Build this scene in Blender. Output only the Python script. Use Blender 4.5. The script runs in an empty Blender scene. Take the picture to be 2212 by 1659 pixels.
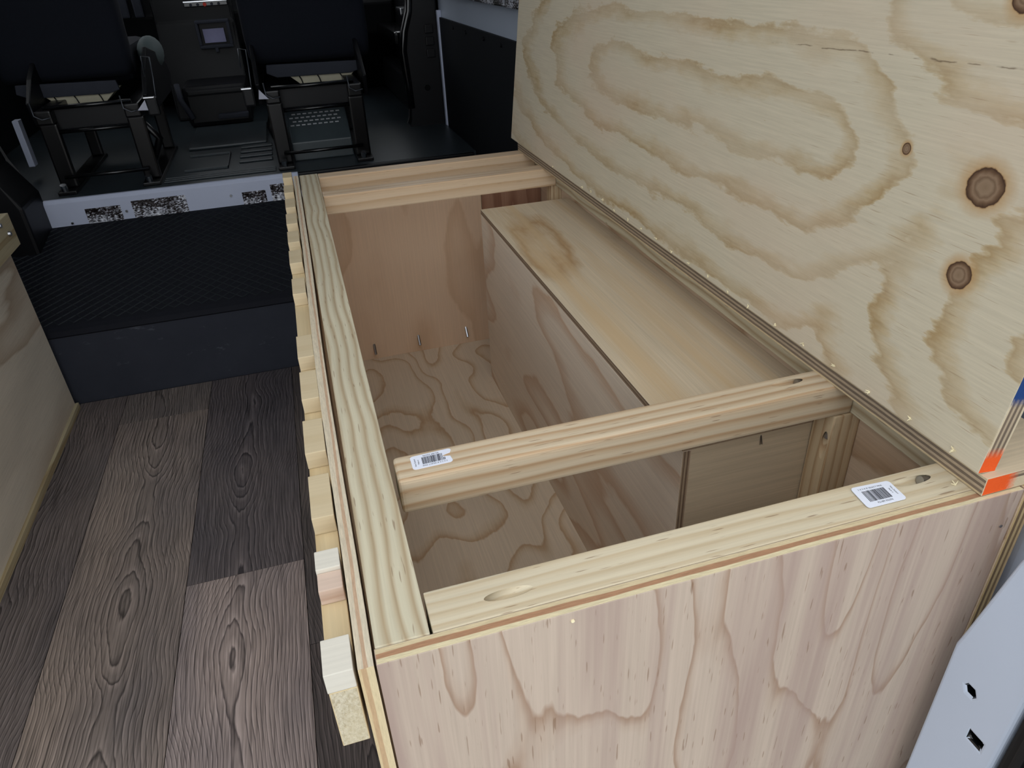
import bpy, bmesh, math, random
from mathutils import Vector, Matrix
random.seed(7)
S = bpy.context.scene
COL = S.collection
ZO = 0.63          # bench-top height above the van floor; coordinates below are given relative to the bench top

# ---------------------------------------------------------------- camera
def cam_axes(yaw, pitch, roll):
    cy, sy, cp, sp = math.cos(yaw), math.sin(yaw), math.cos(pitch), math.sin(pitch)
    f = Vector((sy*cp, cy*cp, sp)); r = Vector((cy, -sy, 0)); u = r.cross(f)
    cr, sr = math.cos(roll), math.sin(roll)
    return cr*r + sr*u, -sr*r + cr*u, f
r_, u_, f_ = cam_axes(0.2628, -0.5474, -0.0512)
cd = bpy.data.cameras.new('camera'); cam = bpy.data.objects.new('camera', cd); COL.objects.link(cam)
M = Matrix.Identity(4)
for i in range(3):
    M[i][0], M[i][1], M[i][2] = r_[i], u_[i], -f_[i]
M[0][3], M[1][3], M[2][3] = 0.0268, -0.3209, 0.3963 + ZO
cam.matrix_world = M
cd.sensor_fit = 'HORIZONTAL'; cd.sensor_width = 36; cd.lens = 1543.5/2212*36; cd.clip_start = 0.01
S.camera = cam
# ---------------------------------------------------------------- world, exposure
W = bpy.data.worlds.new('overcast_sky'); S.world = W; W.use_nodes = True
bg = W.node_tree.nodes['Background']; bg.inputs[0].default_value = (0.93, 0.965, 1.0, 1); bg.inputs[1].default_value = 1.0
S.view_settings.view_transform = 'Standard'; S.view_settings.look = 'None'; S.view_settings.gamma = 1
S.view_settings.use_curve_mapping = False
S.view_settings.exposure = 0.88

# ---------------------------------------------------------------- materials
def lin(c):
    return tuple(((v/255)/12.92 if v/255 <= 0.04045 else ((v/255+0.055)/1.055)**2.4) for v in c) + (1,)
class NT:
    def __init__(s, name, rough=0.6, spec=0.3, metal=0.0):
        s.m = bpy.data.materials.new(name); s.m.use_nodes = True; s.t = s.m.node_tree
        s.b = s.t.nodes['Principled BSDF']
        s.b.inputs['Roughness'].default_value = rough; s.b.inputs['Specular IOR Level'].default_value = spec
        s.b.inputs['Metallic'].default_value = metal
    def put(s, sock, v):
        if isinstance(v, bpy.types.NodeSocket): s.t.links.new(v, sock)
        else: sock.default_value = v
    def n(s, typ, *ins, out=0, **props):
        d = s.t.nodes.new(typ)
        for k, v in props.items(): setattr(d, k, v)
        for i, v in enumerate(ins):
            if v is not None: s.put(d.inputs[i], v)
        return d.outputs[out]
    def math(s, op, a, b=None, c=None, clamp=False): return s.n('ShaderNodeMath', a, b, c, operation=op, use_clamp=clamp)
    def vec(s, op, a, b=None): return s.n('ShaderNodeVectorMath', a, b, operation=op)
    def obj(s): return s.n('ShaderNodeTexCoord', out=3)
    def xyz(s, v):
        d = s.t.nodes.new('ShaderNodeSeparateXYZ'); s.put(d.inputs[0], v); return d.outputs
    def comb(s, x, y, z): return s.n('ShaderNodeCombineXYZ', x, y, z)
    def map(s, v, loc, scale): return s.n('ShaderNodeMapping', v, loc, None, scale)
    def noise(s, v, scale=1, detail=2, rough=0.5, dist=0.0):
        d = s.t.nodes.new('ShaderNodeTexNoise'); s.put(d.inputs['Vector'], v)
        d.inputs['Scale'].default_value = scale; d.inputs['Detail'].default_value = detail
        d.inputs['Roughness'].default_value = rough; d.inputs['Distortion'].default_value = dist
        return d.outputs[0]
    def ramp(s, f, stops, interp='LINEAR'):
        d = s.t.nodes.new('ShaderNodeValToRGB'); s.put(d.inputs[0], f); e = d.color_ramp; e.interpolation = interp
        while len(e.elements) < len(stops): e.elements.new(0.5)
        for el, (p, c) in zip(e.elements, stops):
            el.position = p; el.color = c if len(c) == 4 else tuple(c)+(1,)
        return d.outputs[0]
    def mix(s, f, a, b, mode='MIX'):
        d = s.t.nodes.new('ShaderNodeMix'); d.data_type = 'RGBA'; d.blend_type = mode
        s.put(d.inputs[0], f); s.put(d.inputs[6], a); s.put(d.inputs[7], b); return d.outputs[2]
    def rng(s, f, a, b, c, d, clamp=True): return s.n('ShaderNodeMapRange', f, a, b, c, d, clamp=clamp)
    def color(s, c): s.put(s.b.inputs['Base Color'], c)
    def bump(s, h, strength=0.3, dist=0.001):
        d = s.t.nodes.new('ShaderNodeBump'); d.inputs['Strength'].default_value = strength
        d.inputs['Distance'].default_value = dist; s.put(d.inputs['Height'], h)
        s.t.links.new(d.outputs[0], s.b.inputs['Normal'])
def G(v): return (v, v, v, 1)
def plain(name, c, rough=0.5, spec=0.3, metal=0.0, var=0.12, scale=30):
    t = NT(name, rough, spec, metal)
    n = t.noise(t.obj(), scale, 3)
    t.color(t.mix(n, tuple(v*(1-var) for v in lin(c)[:3])+(1,), tuple(min(1, v*(1+var)) for v in lin(c)[:3])+(1,)))
    return t.m
def axvec(g, a, b):
    return tuple(a if 'xyz'[i] == g else b for i in range(3))
def wood(name, light, dark, grain='y', K=6.0, su=1.2, sv=8.0, seed=0, fib=0.10, fleck=0.0, rough=0.62, detail=1.5, soft=0.45, mott=0.12, edge=0.93, dist=0.0, mid=None, straight=0.0, warp=0.004, streak=None):
    """contours of a stretched height field = flat-sawn / rotary-cut grain"""
    t = NT(name, rough, 0.25); o = t.obj()
    h = t.noise(t.map(o, (seed*3.7, seed*1.9, seed*5.3), axvec(grain, su, sv)), 1, detail, 0.5, dist)
    h2 = t.noise(t.map(o, (seed, 2, seed*2), axvec(grain, su*9, sv*9)), 1, 2, 0.6)
    f = t.math('FRACT', t.math('ADD', t.math('MULTIPLY', h, K), t.math('MULTIPLY', h2, 0.22)))
    if straight:
        X = t.xyz(o); ax = [i for i in range(3) if 'xyz'[i] != grain]
        v = t.math('ADD', X[ax[0]], t.math('MULTIPLY', X[ax[1]], 0.8))
        wv = t.noise(t.map(o, (seed, 1, seed), axvec(grain, su*5, 9)), 1, 2)
        v = t.math('ADD', v, t.math('MULTIPLY', wv, warp))
        v = t.math('ADD', v, t.math('MULTIPLY', h2, warp*0.12))
        f = t.math('FRACT', t.math('MULTIPLY', v, straight))
    L, D = lin(light), lin(dark); Mi = lin(mid) if mid else tuple(0.6*a+0.4*b for a, b in zip(L, D))
    c = t.ramp(f, [(0, L), (soft, L), (0.5*(soft+edge), Mi), (edge, D), (1, L)])
    fb = t.noise(t.map(o, (0, seed, 0), axvec(grain, 7, 320)), 1, 3, 0.6)
    c = t.mix(1.0, c, t.ramp(fb, [(0.25, G(1-fib*2)), (0.75, G(1+fib*0.4))]), 'MULTIPLY')
    mt = t.noise(t.map(o, (seed*2, 0, seed), axvec(grain, 2.5, 7)), 1, 2)
    c = t.mix(1.0, c, t.ramp(mt, [(0.3, G(1-mott)), (0.7, G(1.0))]), 'MULTIPLY')
    if streak:
        sk = t.noise(t.map(o, (seed*1.3, 4, seed), axvec(grain, 0.7, 22)), 1, 4, 0.65)
        c = t.mix(t.rng(sk, 0.46, 0.64, 0, 0.8), c, lin(streak))
    if fleck:
        fl = t.noise(t.map(o, (seed, seed*7, 1), axvec(grain, 34, 480)), 1, 1)
        c = t.mix(t.rng(fl, 0.69, 0.74, 0, fleck), c, lin((112, 80, 52)))
    t.color(c); t.bump(fb, 0.15, 0.0006)
    return t.m
def plyedge(name, axis, thick, layers, grain='y', rough=0.75, warp=0.05, seed=0, fib=0.2):
    t = NT(name, rough, 0.2); o = t.obj(); p = t.xyz(o)['xyz'.index(axis)]
    w = t.noise(t.map(o, (seed, 0, 0), axvec(grain, 14, 120)), 1, 2)
    f = t.math('ADD', t.math('ADD', t.math('DIVIDE', p, thick), 0.5), t.math('MULTIPLY', t.math('SUBTRACT', w, 0.5), warp*2))
    n = len(layers); st = []
    for i, c in enumerate(layers):
        st += [((i+0.06)/n, lin(c)), ((i+0.9)/n, lin(c))]
    c = t.ramp(f, st)
    fb = t.noise(t.map(o, (seed, 3, 0), axvec(grain, 90, 900)), 1, 3, 0.7)
    c = t.mix(1.0, c, t.ramp(fb, [(0.3, G(1-fib)), (0.7, G(1+fib*0.4))]), 'MULTIPLY')
    t.color(c); t.bump(fb, 0.4, 0.001)
    return t.m

# pine
PINE_R = wood('pine_rail_top', (213, 200, 173), (200, 181, 149), 'x', su=0.6, sv=30, seed=3, fib=0.06, fleck=0.6, soft=0.25, edge=0.85, straight=95, warp=0.03)
PINE_M = wood('pine_rail_mid', (212, 194, 166), (184, 152, 116), 'x', su=0.5, sv=30, seed=8, fib=0.07, fleck=0.6, soft=0.2, edge=0.8, straight=80, warp=0.022)
PINE_L = wood('pine_rail_long', (206, 197, 171), (174, 154, 123), 'y', su=0.9, sv=22, seed=2, fib=0.06, fleck=0.5, soft=0.25, edge=0.72, straight=92, warp=0.020)
PINE_A = wood('pine_rail_far', (224, 200, 170), (206, 174, 138), 'x', su=0.3, sv=26, seed=12, fib=0.04, fleck=0.25, soft=0.2, edge=0.9, rough=0.4, straight=60, warp=0.03)
PINE_V = wood('pine_post', (208, 186, 152), (180, 148, 112), 'z', su=0.9, sv=30, seed=5, fib=0.07, fleck=0.3, straight=90, warp=0.012)
PINE_B = wood('pine_block', (208, 190, 156), (190, 168, 130), 'x', K=3, su=3, sv=22, seed=21, fib=0.05, mott=0.1)
PINE_W = wood('pine_block_white', (220, 214, 200), (204, 194, 174), 'x', K=2, su=3, sv=20, seed=4, fib=0.04)
PINE_PK = wood('pine_block_pink', (214, 190, 172), (196, 166, 146), 'x', K=3, su=3, sv=30, seed=6, fib=0.06)
PINE_LED = wood('pine_ledger', (216, 196, 156), (200, 176, 134), 'y', K=3, su=1.2, sv=40, seed=9, fib=0.05)
def endgrain():
    t = NT('pine_end_grain', 0.9, 0.1); o = t.obj()
    a = t.noise(t.map(o, (1, 0, 0), (500, 1, 260)), 1, 4, 0.7)
    b = t.noise(t.map(o, (4, 0, 0), (40, 1, 22)), 1, 2)
    c = t.ramp(a, [(0.35, lin((180, 166, 136))), (0.6, lin((212, 202, 178)))])
    t.color(t.mix(t.rng(b, .4, .6, 0, .5), c, lin((206, 193, 162)))); t.bump(a, 0.8, 0.002); return t.m
END = endgrain()
# plywood faces
PLY_FRONT = wood('ply_front', (194, 176, 159), (164, 137, 116), 'z', K=10, su=1.5, sv=6.5, seed=15, fib=0.07, fleck=0.5, soft=0.80, edge=0.975, mott=0.10, mid=(188, 168, 150), streak=(160, 138, 128))
PLY_BACK = wood('ply_back', (230, 200, 170), (216, 182, 150), 'z', K=6, su=1.9, sv=5, seed=31, fib=0.04, soft=0.5, mott=0.08)
PLY_BACK2 = wood('ply_back_red', (176, 136, 112), (150, 108, 86), 'z', K=5, su=1.2, sv=14, seed=33, fib=0.06)
PLY_BOT = wood('ply_bottom', (218, 199, 174), (190, 158, 124), 'y', K=11, su=3.0, sv=5.4, seed=11, fib=0.07, soft=0.62, edge=0.95, mott=0.14, mid=(210, 188, 160))
PLY_WELL = wood('ply_well_side', (230, 214, 194), (210, 180, 152), 'y', K=5, su=2.0, sv=6, seed=17, fib=0.06, soft=0.55, edge=0.62, mott=0.08)
PLY_WTOP = wood('ply_well_top', (216, 198, 170), (184, 150, 108), 'y', K=2.6, su=1.8, sv=6, seed=29, fib=0.09, soft=0.7, edge=0.86, mott=0.14, streak=(198, 171, 133))
PLY_WEND = wood('ply_well_end', (216, 196, 166), (200, 176, 142), 'x', K=2, su=1.6, sv=6, seed=27, fib=0.09, mott=0.16)
PLY_SIDE = wood('ply_side', (210, 186, 160), (178, 148, 118), 'y', K=5, su=1.6, sv=5, seed=41, fib=0.08)
PLY_CAB = wood('ply_cabinet', (222, 212, 194), (188, 170, 148), 'y', K=4, su=0.9, sv=5, seed=51, fib=0.06, fleck=0.2, mott=0.2)
LT, BR, PK_, GR = (216, 202, 166), (176, 140, 106), (196, 168, 142), (112, 100, 88)
EDGE_F = plyedge('ply_edge_front', 'y', 0.0134, [(214, 200, 164), (168, 128, 98), (206, 188, 152)], 'x', warp=0.12, seed=2)
EDGE_L = plyedge('ply_edge_left', 'x', 0.0105, [(210, 197, 172), (206, 192, 168), (190, 160, 132), (208, 196, 172)], 'y', warp=0.14, seed=5, fib=0.22)
EDGE_Ln = plyedge('ply_edge_left_end', 'x', 0.0105, [(208, 186, 146), (190, 160, 124), (212, 194, 156)], 'z', warp=0.10, seed=7, fib=0.15)
EDGE_R = plyedge('ply_edge_right', 'x', 0.015, [(196, 170, 124), (112, 92, 70), (180, 158, 118), (120, 100, 76), (184, 160, 120)], 'z', warp=0.06, seed=9)
EDGE_S = plyedge('ply_edge_strip', 'z', 0.018, [(196, 176, 140), (124, 108, 92), (168, 150, 126), (112, 98, 84), (170, 152, 128), (118, 104, 90), (200, 184, 154)], 'y', warp=0.04, seed=3)
EDGE_W = plyedge('ply_edge_well', 'x', 0.010, [(176, 154, 128), (128, 106, 86), (172, 150, 124), (122, 100, 82), (170, 146, 120)], 'z', warp=0.05, seed=4)
EDGE_T = plyedge('ply_edge_welltop', 'z', 0.010, [(164, 142, 118), (124, 104, 86), (160, 138, 114), (126, 106, 88)], 'y', warp=0.06, seed=6)

def painted_end(name, thick_axis, thick, layers, grain, along, marks, seed=1):
    """ply end with soft-edged paint marks; marks: (start, end, colour) along the given local axis"""
    t = NT(name, 0.7, 0.2); o = t.obj(); X = t.xyz(o)
    w = t.noise(t.map(o, (seed, 0, 0), axvec(grain, 14, 160)), 1, 2)
    f = t.math('ADD', t.math('DIVIDE', X['xyz'.index(thick_axis)], thick), t.math('MULTIPLY', t.math('SUBTRACT', w, 0.5), 0.06))
    n = len(layers); st = []
    for i, c in enumerate(layers): st += [((i+0.06)/n, lin(c)), ((i+0.9)/n, lin(c))]
    c = t.ramp(f, st)
    q = t.noise(o, 700, 3, 0.7)
    s = t.math('ADD', X['xyz'.index(along)], t.math('MULTIPLY', t.math('SUBTRACT', q, 0.5), 0.012))
    for a, b, col in marks:
        k = t.math('MULTIPLY', t.rng(s, a-0.004, a+0.004, 0, 1), t.rng(s, b-0.005, b+0.005, 1, 0))
        c = t.mix(k, c, lin(col))
    t.color(c); t.bump(q, 0.5, 0.001); return t.m
LAY = [(206, 190, 160), (120, 104, 88), (176, 158, 132), (110, 96, 82), (178, 160, 134), (116, 102, 86), (204, 188, 158)]

def lid_face():
    t = NT('ply_lid_face', 0.55, 0.25); o = t.obj(); X = t.xyz(o); y, z = X[1], X[2]
    nz = t.noise(t.map(o, (3, 0, 0), (1, 7, 22)), 1, 2)
    nf = t.noise(t.map(o, (5, 2, 0), (1, 34, 110)), 1, 3, 0.6)
    def seg(ay, az, by, bz, sy):
        dy, dz = (by-ay)*sy, bz-az; L2 = dy*dy+dz*dz
        py = t.math('MULTIPLY', t.math('SUBTRACT', y, ay), sy); pz = t.math('SUBTRACT', z, az)
        h = t.math('DIVIDE', t.math('ADD', t.math('MULTIPLY', py, dy), t.math('MULTIPLY', pz, dz)), L2, clamp=True)
        ey = t.math('SUBTRACT', py, t.math('MULTIPLY', h, dy)); ez = t.math('SUBTRACT', pz, t.math('MULTIPLY', h, dz))
        return t.math('SQRT', t.math('ADD', t.math('MULTIPLY', ey, ey), t.math('MULTIPLY', ez, ez)))
    dA = seg(0.78, 0.207, 0.30, 0.203, 0.30)
    dA = t.math('ADD', dA, t.math('MULTIPLY', t.math('MAXIMUM', t.math('SUBTRACT', 0.27, y), 0.0), 0.5))
    dB = t.math('ADD', seg(0.06, 0.345, 0.12, 0.352, 0.75), 0.0)
    dC = t.math('ADD', seg(-0.03, 0.15, -0.02, 0.10, 0.75), 0.012)
    d = t.math('SMOOTH_MIN', t.math('SMOOTH_MIN', dA, dB, 0.025), dC, 0.02)
    d = t.math('ADD', d, t.math('MULTIPLY', t.math('SUBTRACT', nz, 0.5), 0.05))
    d = t.math('ADD', d, t.math('MULTIPLY', t.math('SUBTRACT', nf, 0.5), 0.026))
    f = t.math('FRACT', t.math('ADD', t.math('DIVIDE', d, 0.052), 0.2))
    base, tan, tan2 = lin((200, 190, 167)), lin((169, 145, 106)), lin((187, 169, 136))
    c = t.ramp(f, [(0, base), (0.50, base), (0.72, tan2), (0.90, tan), (0.96, tan2), (1, base)])
    gate = t.noise(t.map(o, (9, 0, 1), (1, 5, 14)), 1, 2)
    c = t.mix(t.rng(gate, 0.35, 0.6, 0.0, 0.55), c, base)
    fb = t.noise(t.map(o, (0, 0, 2), (1, 12, 420)), 1, 3, 0.6)
    c = t.mix(1.0, c, t.ramp(fb, [(0.25, G(0.88)), (0.7, G(1.03))]), 'MULTIPLY')
    dk = t.noise(t.map(o, (7, 0, 2), (1, 30, 700)), 1, 1)
    nearmask = t.rng(y, 0.5, 0.1, 0, 1)
    c = t.mix(t.math('MULTIPLY', t.rng(dk, 0.66, 0.76, 0, 0.5), nearmask), c, lin((140, 112, 80)))
    pk = t.noise(t.map(o, (2, 8, 0), (1, 3, 6)), 1, 2)
    c = t.mix(t.rng(pk, 0.45, 0.65, 0, 0.35), c, lin((206, 182, 160)))
    # knots
    for cy, cz, ry, rz in ((0.0886, 0.2062, 0.0172, 0.0148), (0.0823, 0.1377, 0.0118, 0.0115), (0.1742, 0.2169, 0.0048, 0.0050), (0.112, 0.335, 0.012, 0.012)):
        py = t.math('DIVIDE', t.math('SUBTRACT', y, cy), ry); pz = t.math('DIVIDE', t.math('SUBTRACT', z, cz), rz)
        r = t.math('SQRT', t.math('ADD', t.math('MULTIPLY', py, py), t.math('MULTIPLY', pz, pz)))
        r = t.math('ADD', r, t.math('MULTIPLY', t.math('SUBTRACT', t.noise(o, 160, 2), 0.5), 0.25))
        halo = t.rng(r, 1.0, 1.7, 0.75, 0.0)
        c = t.mix(halo, c, lin((176, 140, 92)))
        kc = t.ramp(r, [(0, lin((128, 106, 84))), (0.35, lin((138, 116, 94))), (0.5, lin((112, 90, 70))), (0.62, lin((136, 112, 90))), (0.80, lin((104, 80, 60))), (0.95, lin((66, 46, 34))), (1.0, lin((150, 118, 82)))])
        c = t.mix(t.rng(r, 0.97, 1.04, 1, 0), c, kc)
    # hairline check in the veneer
    ly = t.math('SUBTRACT', z, t.math('ADD', 0.2915, t.math('MULTIPLY', y, -0.027)))
    ly = t.math('ADD', ly, t.math('MULTIPLY', t.math('SUBTRACT', nf, 0.5), 0.006))
    cr = t.math('MULTIPLY', t.rng(t.math('ABSOLUTE', ly), 0.0, 0.0008, 1, 0), t.rng(t.noise(t.map(o, (1, 1, 1), (1, 45, 1)), 1, 2), 0.48, 0.55, 0, 0.8))
    cr = t.math('MULTIPLY', cr, t.math('MULTIPLY', t.rng(y, 0.09, 0.1, 0, 1), t.rng(y, 0.38, 0.4, 1, 0)))
    c = t.mix(cr, c, lin((96, 78, 58)))
    t.color(c); t.bump(fb, 0.12, 0.0006); return t.m
LID_FACE = lid_face()
LID_END = painted_end('lid_near_end', 'x', 0.018, LAY, 'z', 'z', [(-1, 0.019, (236, 92, 32)), (0.066, 2, (28, 62, 118))], 2)
STRIP_END = painted_end('strip_near_end', 'z', 0.018, LAY[::-1], 'x', 'x', [(-1, 0.028, (236, 92, 32))], 5)
EDGE_LB = plyedge('ply_edge_lid', 'x', 0.018, LAY, 'y')

def plank(name, light, mid, dark, seed, cx=0.0, tall=5.0):
    t = NT(name, 0.45, 0.35); o = t.obj(); X = t.xyz(o)
    # flat-sawn figure: rings run lengthwise and close into tall ovals along a wandering heart line
    u = t.math('ADD', X[0], t.math('MULTIPLY', t.math('SUBTRACT', t.noise(t.map(o, (seed, seed, 0), (1, 2.0, 1)), 1, 2), 0.5), 0.10))
    u = t.math('SUBTRACT', u, cx)
    cr = t.math('MULTIPLY', t.math('SQRT', t.math('ADD', t.math('MULTIPLY', u, u), 0.0009)), 150.0)
    h = t.noise(t.map(o, (seed*2.3, seed*4.1, 0), (3.5, 2.4, 1)), 1, 2, 0.5, 0.2)
    f = t.math('ADD', t.math('MULTIPLY', h, tall*2.4), cr)
    f = t.math('ADD', f, t.math('MULTIPLY', t.noise(t.map(o, (0, seed, 4), (90, 14, 1)), 1, 2), 0.7))
    f = t.math('FRACT', f)
    c = t.ramp(f, [(0, lin(light)), (0.35, lin(mid)), (0.70, lin(mid)), (0.90, lin(dark)), (1, lin(light))])
    fb = t.noise(t.map(o, (seed, 1, 0), (330, 7, 1)), 1, 3, 0.65)
    c = t.mix(1.0, c, t.ramp(fb, [(0.34, G(0.45)), (0.50, G(0.95)), (0.72, G(1.25))]), 'MULTIPLY')
    br = t.noise(t.map(o, (seed, seed, 0), (6, 2.2, 1)), 1, 3)
    c = t.mix(1.0, c, t.ramp(br, [(0.3, (0.66, 0.66, 0.70, 1)), (0.7, (1.15, 1.09, 1.04, 1))]), 'MULTIPLY')
    t.color(c); t.bump(fb, 0.25, 0.0008); return t.m
FLOOR_BASE = plain('floor_base_dark', (30, 28, 28), 0.8)

WHITE_PAINT = plain('white_van_paint', (184, 194, 210), 0.32, 0.5, var=0.02, scale=8)
SILL_PAINT = plain('sill_paint', (196, 204, 226), 0.4, 0.4, var=0.05, scale=10)
BLACKP = plain('black_plastic', (11, 12, 16), 0.45, 0.3, var=0.2)
BLACKG = plain('black_gloss', (10, 11, 13), 0.18, 0.6, var=0.2)
BLACKM = plain('black_metal', (8, 8, 10), 0.3, 0.35, var=0.2)
PANEL_BLK = plain('black_wall_lining', (17, 20, 25), 0.7, 0.2, var=0.2, scale=8)
RUBBER = plain('black_rubber', (18, 18, 20), 0.6, 0.3)
DKST = plain('dark_steel', (78, 82, 88), 0.35, 0.5, 0.6, 0.1)
CHROME = plain('chrome', (206, 208, 212), 0.2, 0.5, 1.0, 0.05)
STEEL = plain('steel_screw', (170, 172, 176), 0.3, 0.5, 1.0, 0.1)
GREYW = plain('white_label_plastic', (190, 192, 206), 0.5)
CREAM = plain('cream_foam', (206, 200, 176), 0.8, var=0.2, scale=20)
SEATF = plain('seat_fabric', (23, 26, 34), 0.85, 0.15, var=0.15, scale=200)
SEATG = plain('seat_grey_trim', (52, 55, 64), 0.7, 0.2)
BOLST = plain('seat_bolster', (84, 94, 95), 0.7, 0.2)
MATG = plain('cab_floor_rubber', (46, 55, 60), 0.4, 0.5, var=0.25, scale=12)
FOAM = None
def foam():
    t = NT('foam_step_face', 0.8, 0.2); o = t.obj()
    n = t.noise(o, 5, 4, 0.6); s = t.noise(t.map(o, (2, 0, 0), (14, 14, 30)), 1, 4, 0.7)
    c = t.ramp(n, [(0.3, lin((42, 45, 54))), (0.7, lin((50, 53, 62)))])
    t.color(t.mix(t.rng(s, 0.62, 0.8, 0, 0.4), c, lin((120, 124, 134)))); return t.m
FOAM = foam()
MESHM = plain('mesh_mat', (22, 24, 32), 0.75, 0.2)
MESHR = plain('mesh_ridge', (34, 39, 43), 0.6, 0.3)
def foil():
    t = NT('crinkled_foil', 0.3, 0.5, 0.35); o = t.obj()
    a = t.noise(t.map(o, (0, 0, 0), (110, 110, 260)), 1, 2, 0.6); b = t.noise(o, 14, 2)
    f = t.math('ADD', a, t.math('MULTIPLY', t.math('SUBTRACT', b, 0.5), 0.9))
    t.color(t.ramp(f, [(0.40, lin((26, 18, 18))), (0.50, lin((84, 78, 84))), (0.56, lin((190, 194, 206))), (0.75, lin((232, 234, 242)))]))  # bright glints and dark reflections of the foil painted into the colour
    t.bump(a, 0.6, 0.006); return t.m
FOILM = foil()
STICK = plain('sticker_white', (226, 230, 242), 0.4, var=0.02)
INK = plain('sticker_ink', (34, 36, 46), 0.6)
CHIP = plain('splinter_wood', (236, 224, 186), 0.8)
ROOF = plain('van_lining_grey', (190, 192, 196), 0.7)
DASHC = plain('dash_plastic', (11, 13, 17), 0.5, 0.35)
LAV = plain('lavender_card', (150, 150, 184), 0.7)
REDL = plain('red_knob', (200, 60, 44), 0.5)
ASPH = plain('asphalt', (120, 120, 120), 0.9, scale=60)

# ---------------------------------------------------------------- geometry helpers
WL = {}
def wl(o): return WL.get(o.name, Vector((0, 0, 0)))
def link(name, me, loc, parent=None, kind=None, label=None):
    o = bpy.data.objects.new(name, me); COL.objects.link(o)
    loc = Vector(loc); WL[o.name] = loc
    if parent is not None:
        o.parent = parent; o.location = loc - wl(parent)
    else: o.location = loc
    if kind: o['kind'] = kind
    if label: o['label'] = label
    return o
def empty(name, loc, label, cat, group=None):
    loc = (loc[0], loc[1], loc[2]+ZO)
    o = link(name, None, loc); o.empty_display_size = 0.05
    o['label'] = label; o['category'] = cat
    if group: o['group'] = group
    return o
def fin(bm, name, mats, parent, kind=None, label=None, bev=0.0, smooth=False, origin=None, seg=2):
    if bev: bmesh.ops.bevel(bm, geom=list(bm.edges), offset=bev, segments=seg, affect='EDGES', profile=0.6)
    bmesh.ops.recalc_face_normals(bm, faces=list(bm.faces))
    if origin is None:
        lo = [min(v.co[i] for v in bm.verts) for i in range(3)]; hi = [max(v.co[i] for v in bm.verts) for i in range(3)]
        c = Vector([(a+b)/2 for a, b in zip(lo, hi)])
    else: c = Vector(origin)
    for v in bm.verts: v.co -= c
    me = bpy.data.meshes.new(name); bm.to_mesh(me); bm.free()
    for m in (mats if isinstance(mats, (list, tuple)) else [mats]): me.materials.append(m)
    if smooth:
        for p in me.polygons: p.use_smooth = True
    return link(name, me, c + Vector((0, 0, ZO)), parent, kind, label)
def addbox(bm, X, Y, Z, mi=0):
    vs = [bm.verts.new((x, y, z)) for x in X for y in Y for z in Z]
    fs = []
    for q in ((0,1,3,2), (4,6,7,5), (0,4,5,1), (2,3,7,6), (0,2,6,4), (1,5,7,3)):
        f = bm.faces.new([vs[i] for i in q]); f.material_index = mi; fs.append(f)
    return fs   # -x +x -y +y -z +z
def box(name, X, Y, Z, mat, parent=None, bev=0.0008, faces=None, **k):
    """faces: dict face index -> material (0:-x 1:+x 2:-y 3:+y 4:-z 5:+z)"""
    bm = bmesh.new(); fs = addbox(bm, X, Y, Z); mats = [mat]
    if faces:
        for i, m in faces.items():
            if m not in mats: mats.append(m)
            fs[i].material_index = mats.index(m)
    return fin(bm, name, mats, parent, bev=bev, **k)
def addcyl(bm, a, b, r, n=12, r2=None, mi=0, cap=True):
    a, b = Vector(a), Vector(b); d = (b-a).normalized()
    s = d.orthogonal().normalized(); t = d.cross(s); r2 = r if r2 is None else r2
    A = [bm.verts.new(a + r*(math.cos(2*math.pi*i/n)*s + math.sin(2*math.pi*i/n)*t)) for i in range(n)]
    Bv = [bm.verts.new(b + r2*(math.cos(2*math.pi*i/n)*s + math.sin(2*math.pi*i/n)*t)) for i in range(n)]
    for i in range(n):
        bm.faces.new((A[i], A[(i+1) % n], Bv[(i+1) % n], Bv[i])).material_index = mi
    if cap:
        bm.faces.new(A[::-1]).material_index = mi; bm.faces.new(Bv).material_index = mi
def cyl(name, a, b, r, mat, parent, n=12, r2=None, **k):
    bm = bmesh.new(); addcyl(bm, a, b, r, n, r2); return fin(bm, name, mat, parent, **k)
def tube(name, pts, r, mat, parent, n=8, **k):
    bm = bmesh.new(); pts = [Vector(p) for p in pts]; rings = []
    for i, p in enumerate(pts):
        d = (pts[min(i+1, len(pts)-1)] - pts[max(i-1, 0)]).normalized()
        ref = Vector((0, 1, 0)) if abs(d.y) < 0.9 else Vector((1, 0, 0))
        s = d.cross(ref).normalized(); t = d.cross(s)
        rings.append([bm.verts.new(p + r*(math.cos(2*math.pi*j/n)*s + math.sin(2*math.pi*j/n)*t)) for j in range(n)])
    for A, Bv in zip(rings, rings[1:]):
        for j in range(n): bm.faces.new((A[j], A[(j+1) % n], Bv[(j+1) % n], Bv[j]))
    bm.faces.new(rings[0][::-1]); bm.faces.new(rings[-1])
    return fin(bm, name, mat, parent, smooth=True, **k)
def prism(name, poly, axis, a, b, mat, parent=None, bev=0.0, **k):
    """poly: 2D points in the two other axes (in xyz order); extruded along axis from a to b"""
    bm = bmesh.new()
    def P(p, t):
        q = list(p); q.insert('xyz'.index(axis), t); return q
    A = [bm.verts.new(P(p, a)) for p in poly]; Bv = [bm.verts.new(P(p, b)) for p in poly]
    n = len(poly); bm.faces.new(A[::-1]); bm.faces.new(Bv)
    for i in range(n): bm.faces.new((A[i], A[(i+1) % n], Bv[(i+1) % n], Bv[i]))
    return fin(bm, name, mat, parent, bev=bev, **k)
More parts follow.
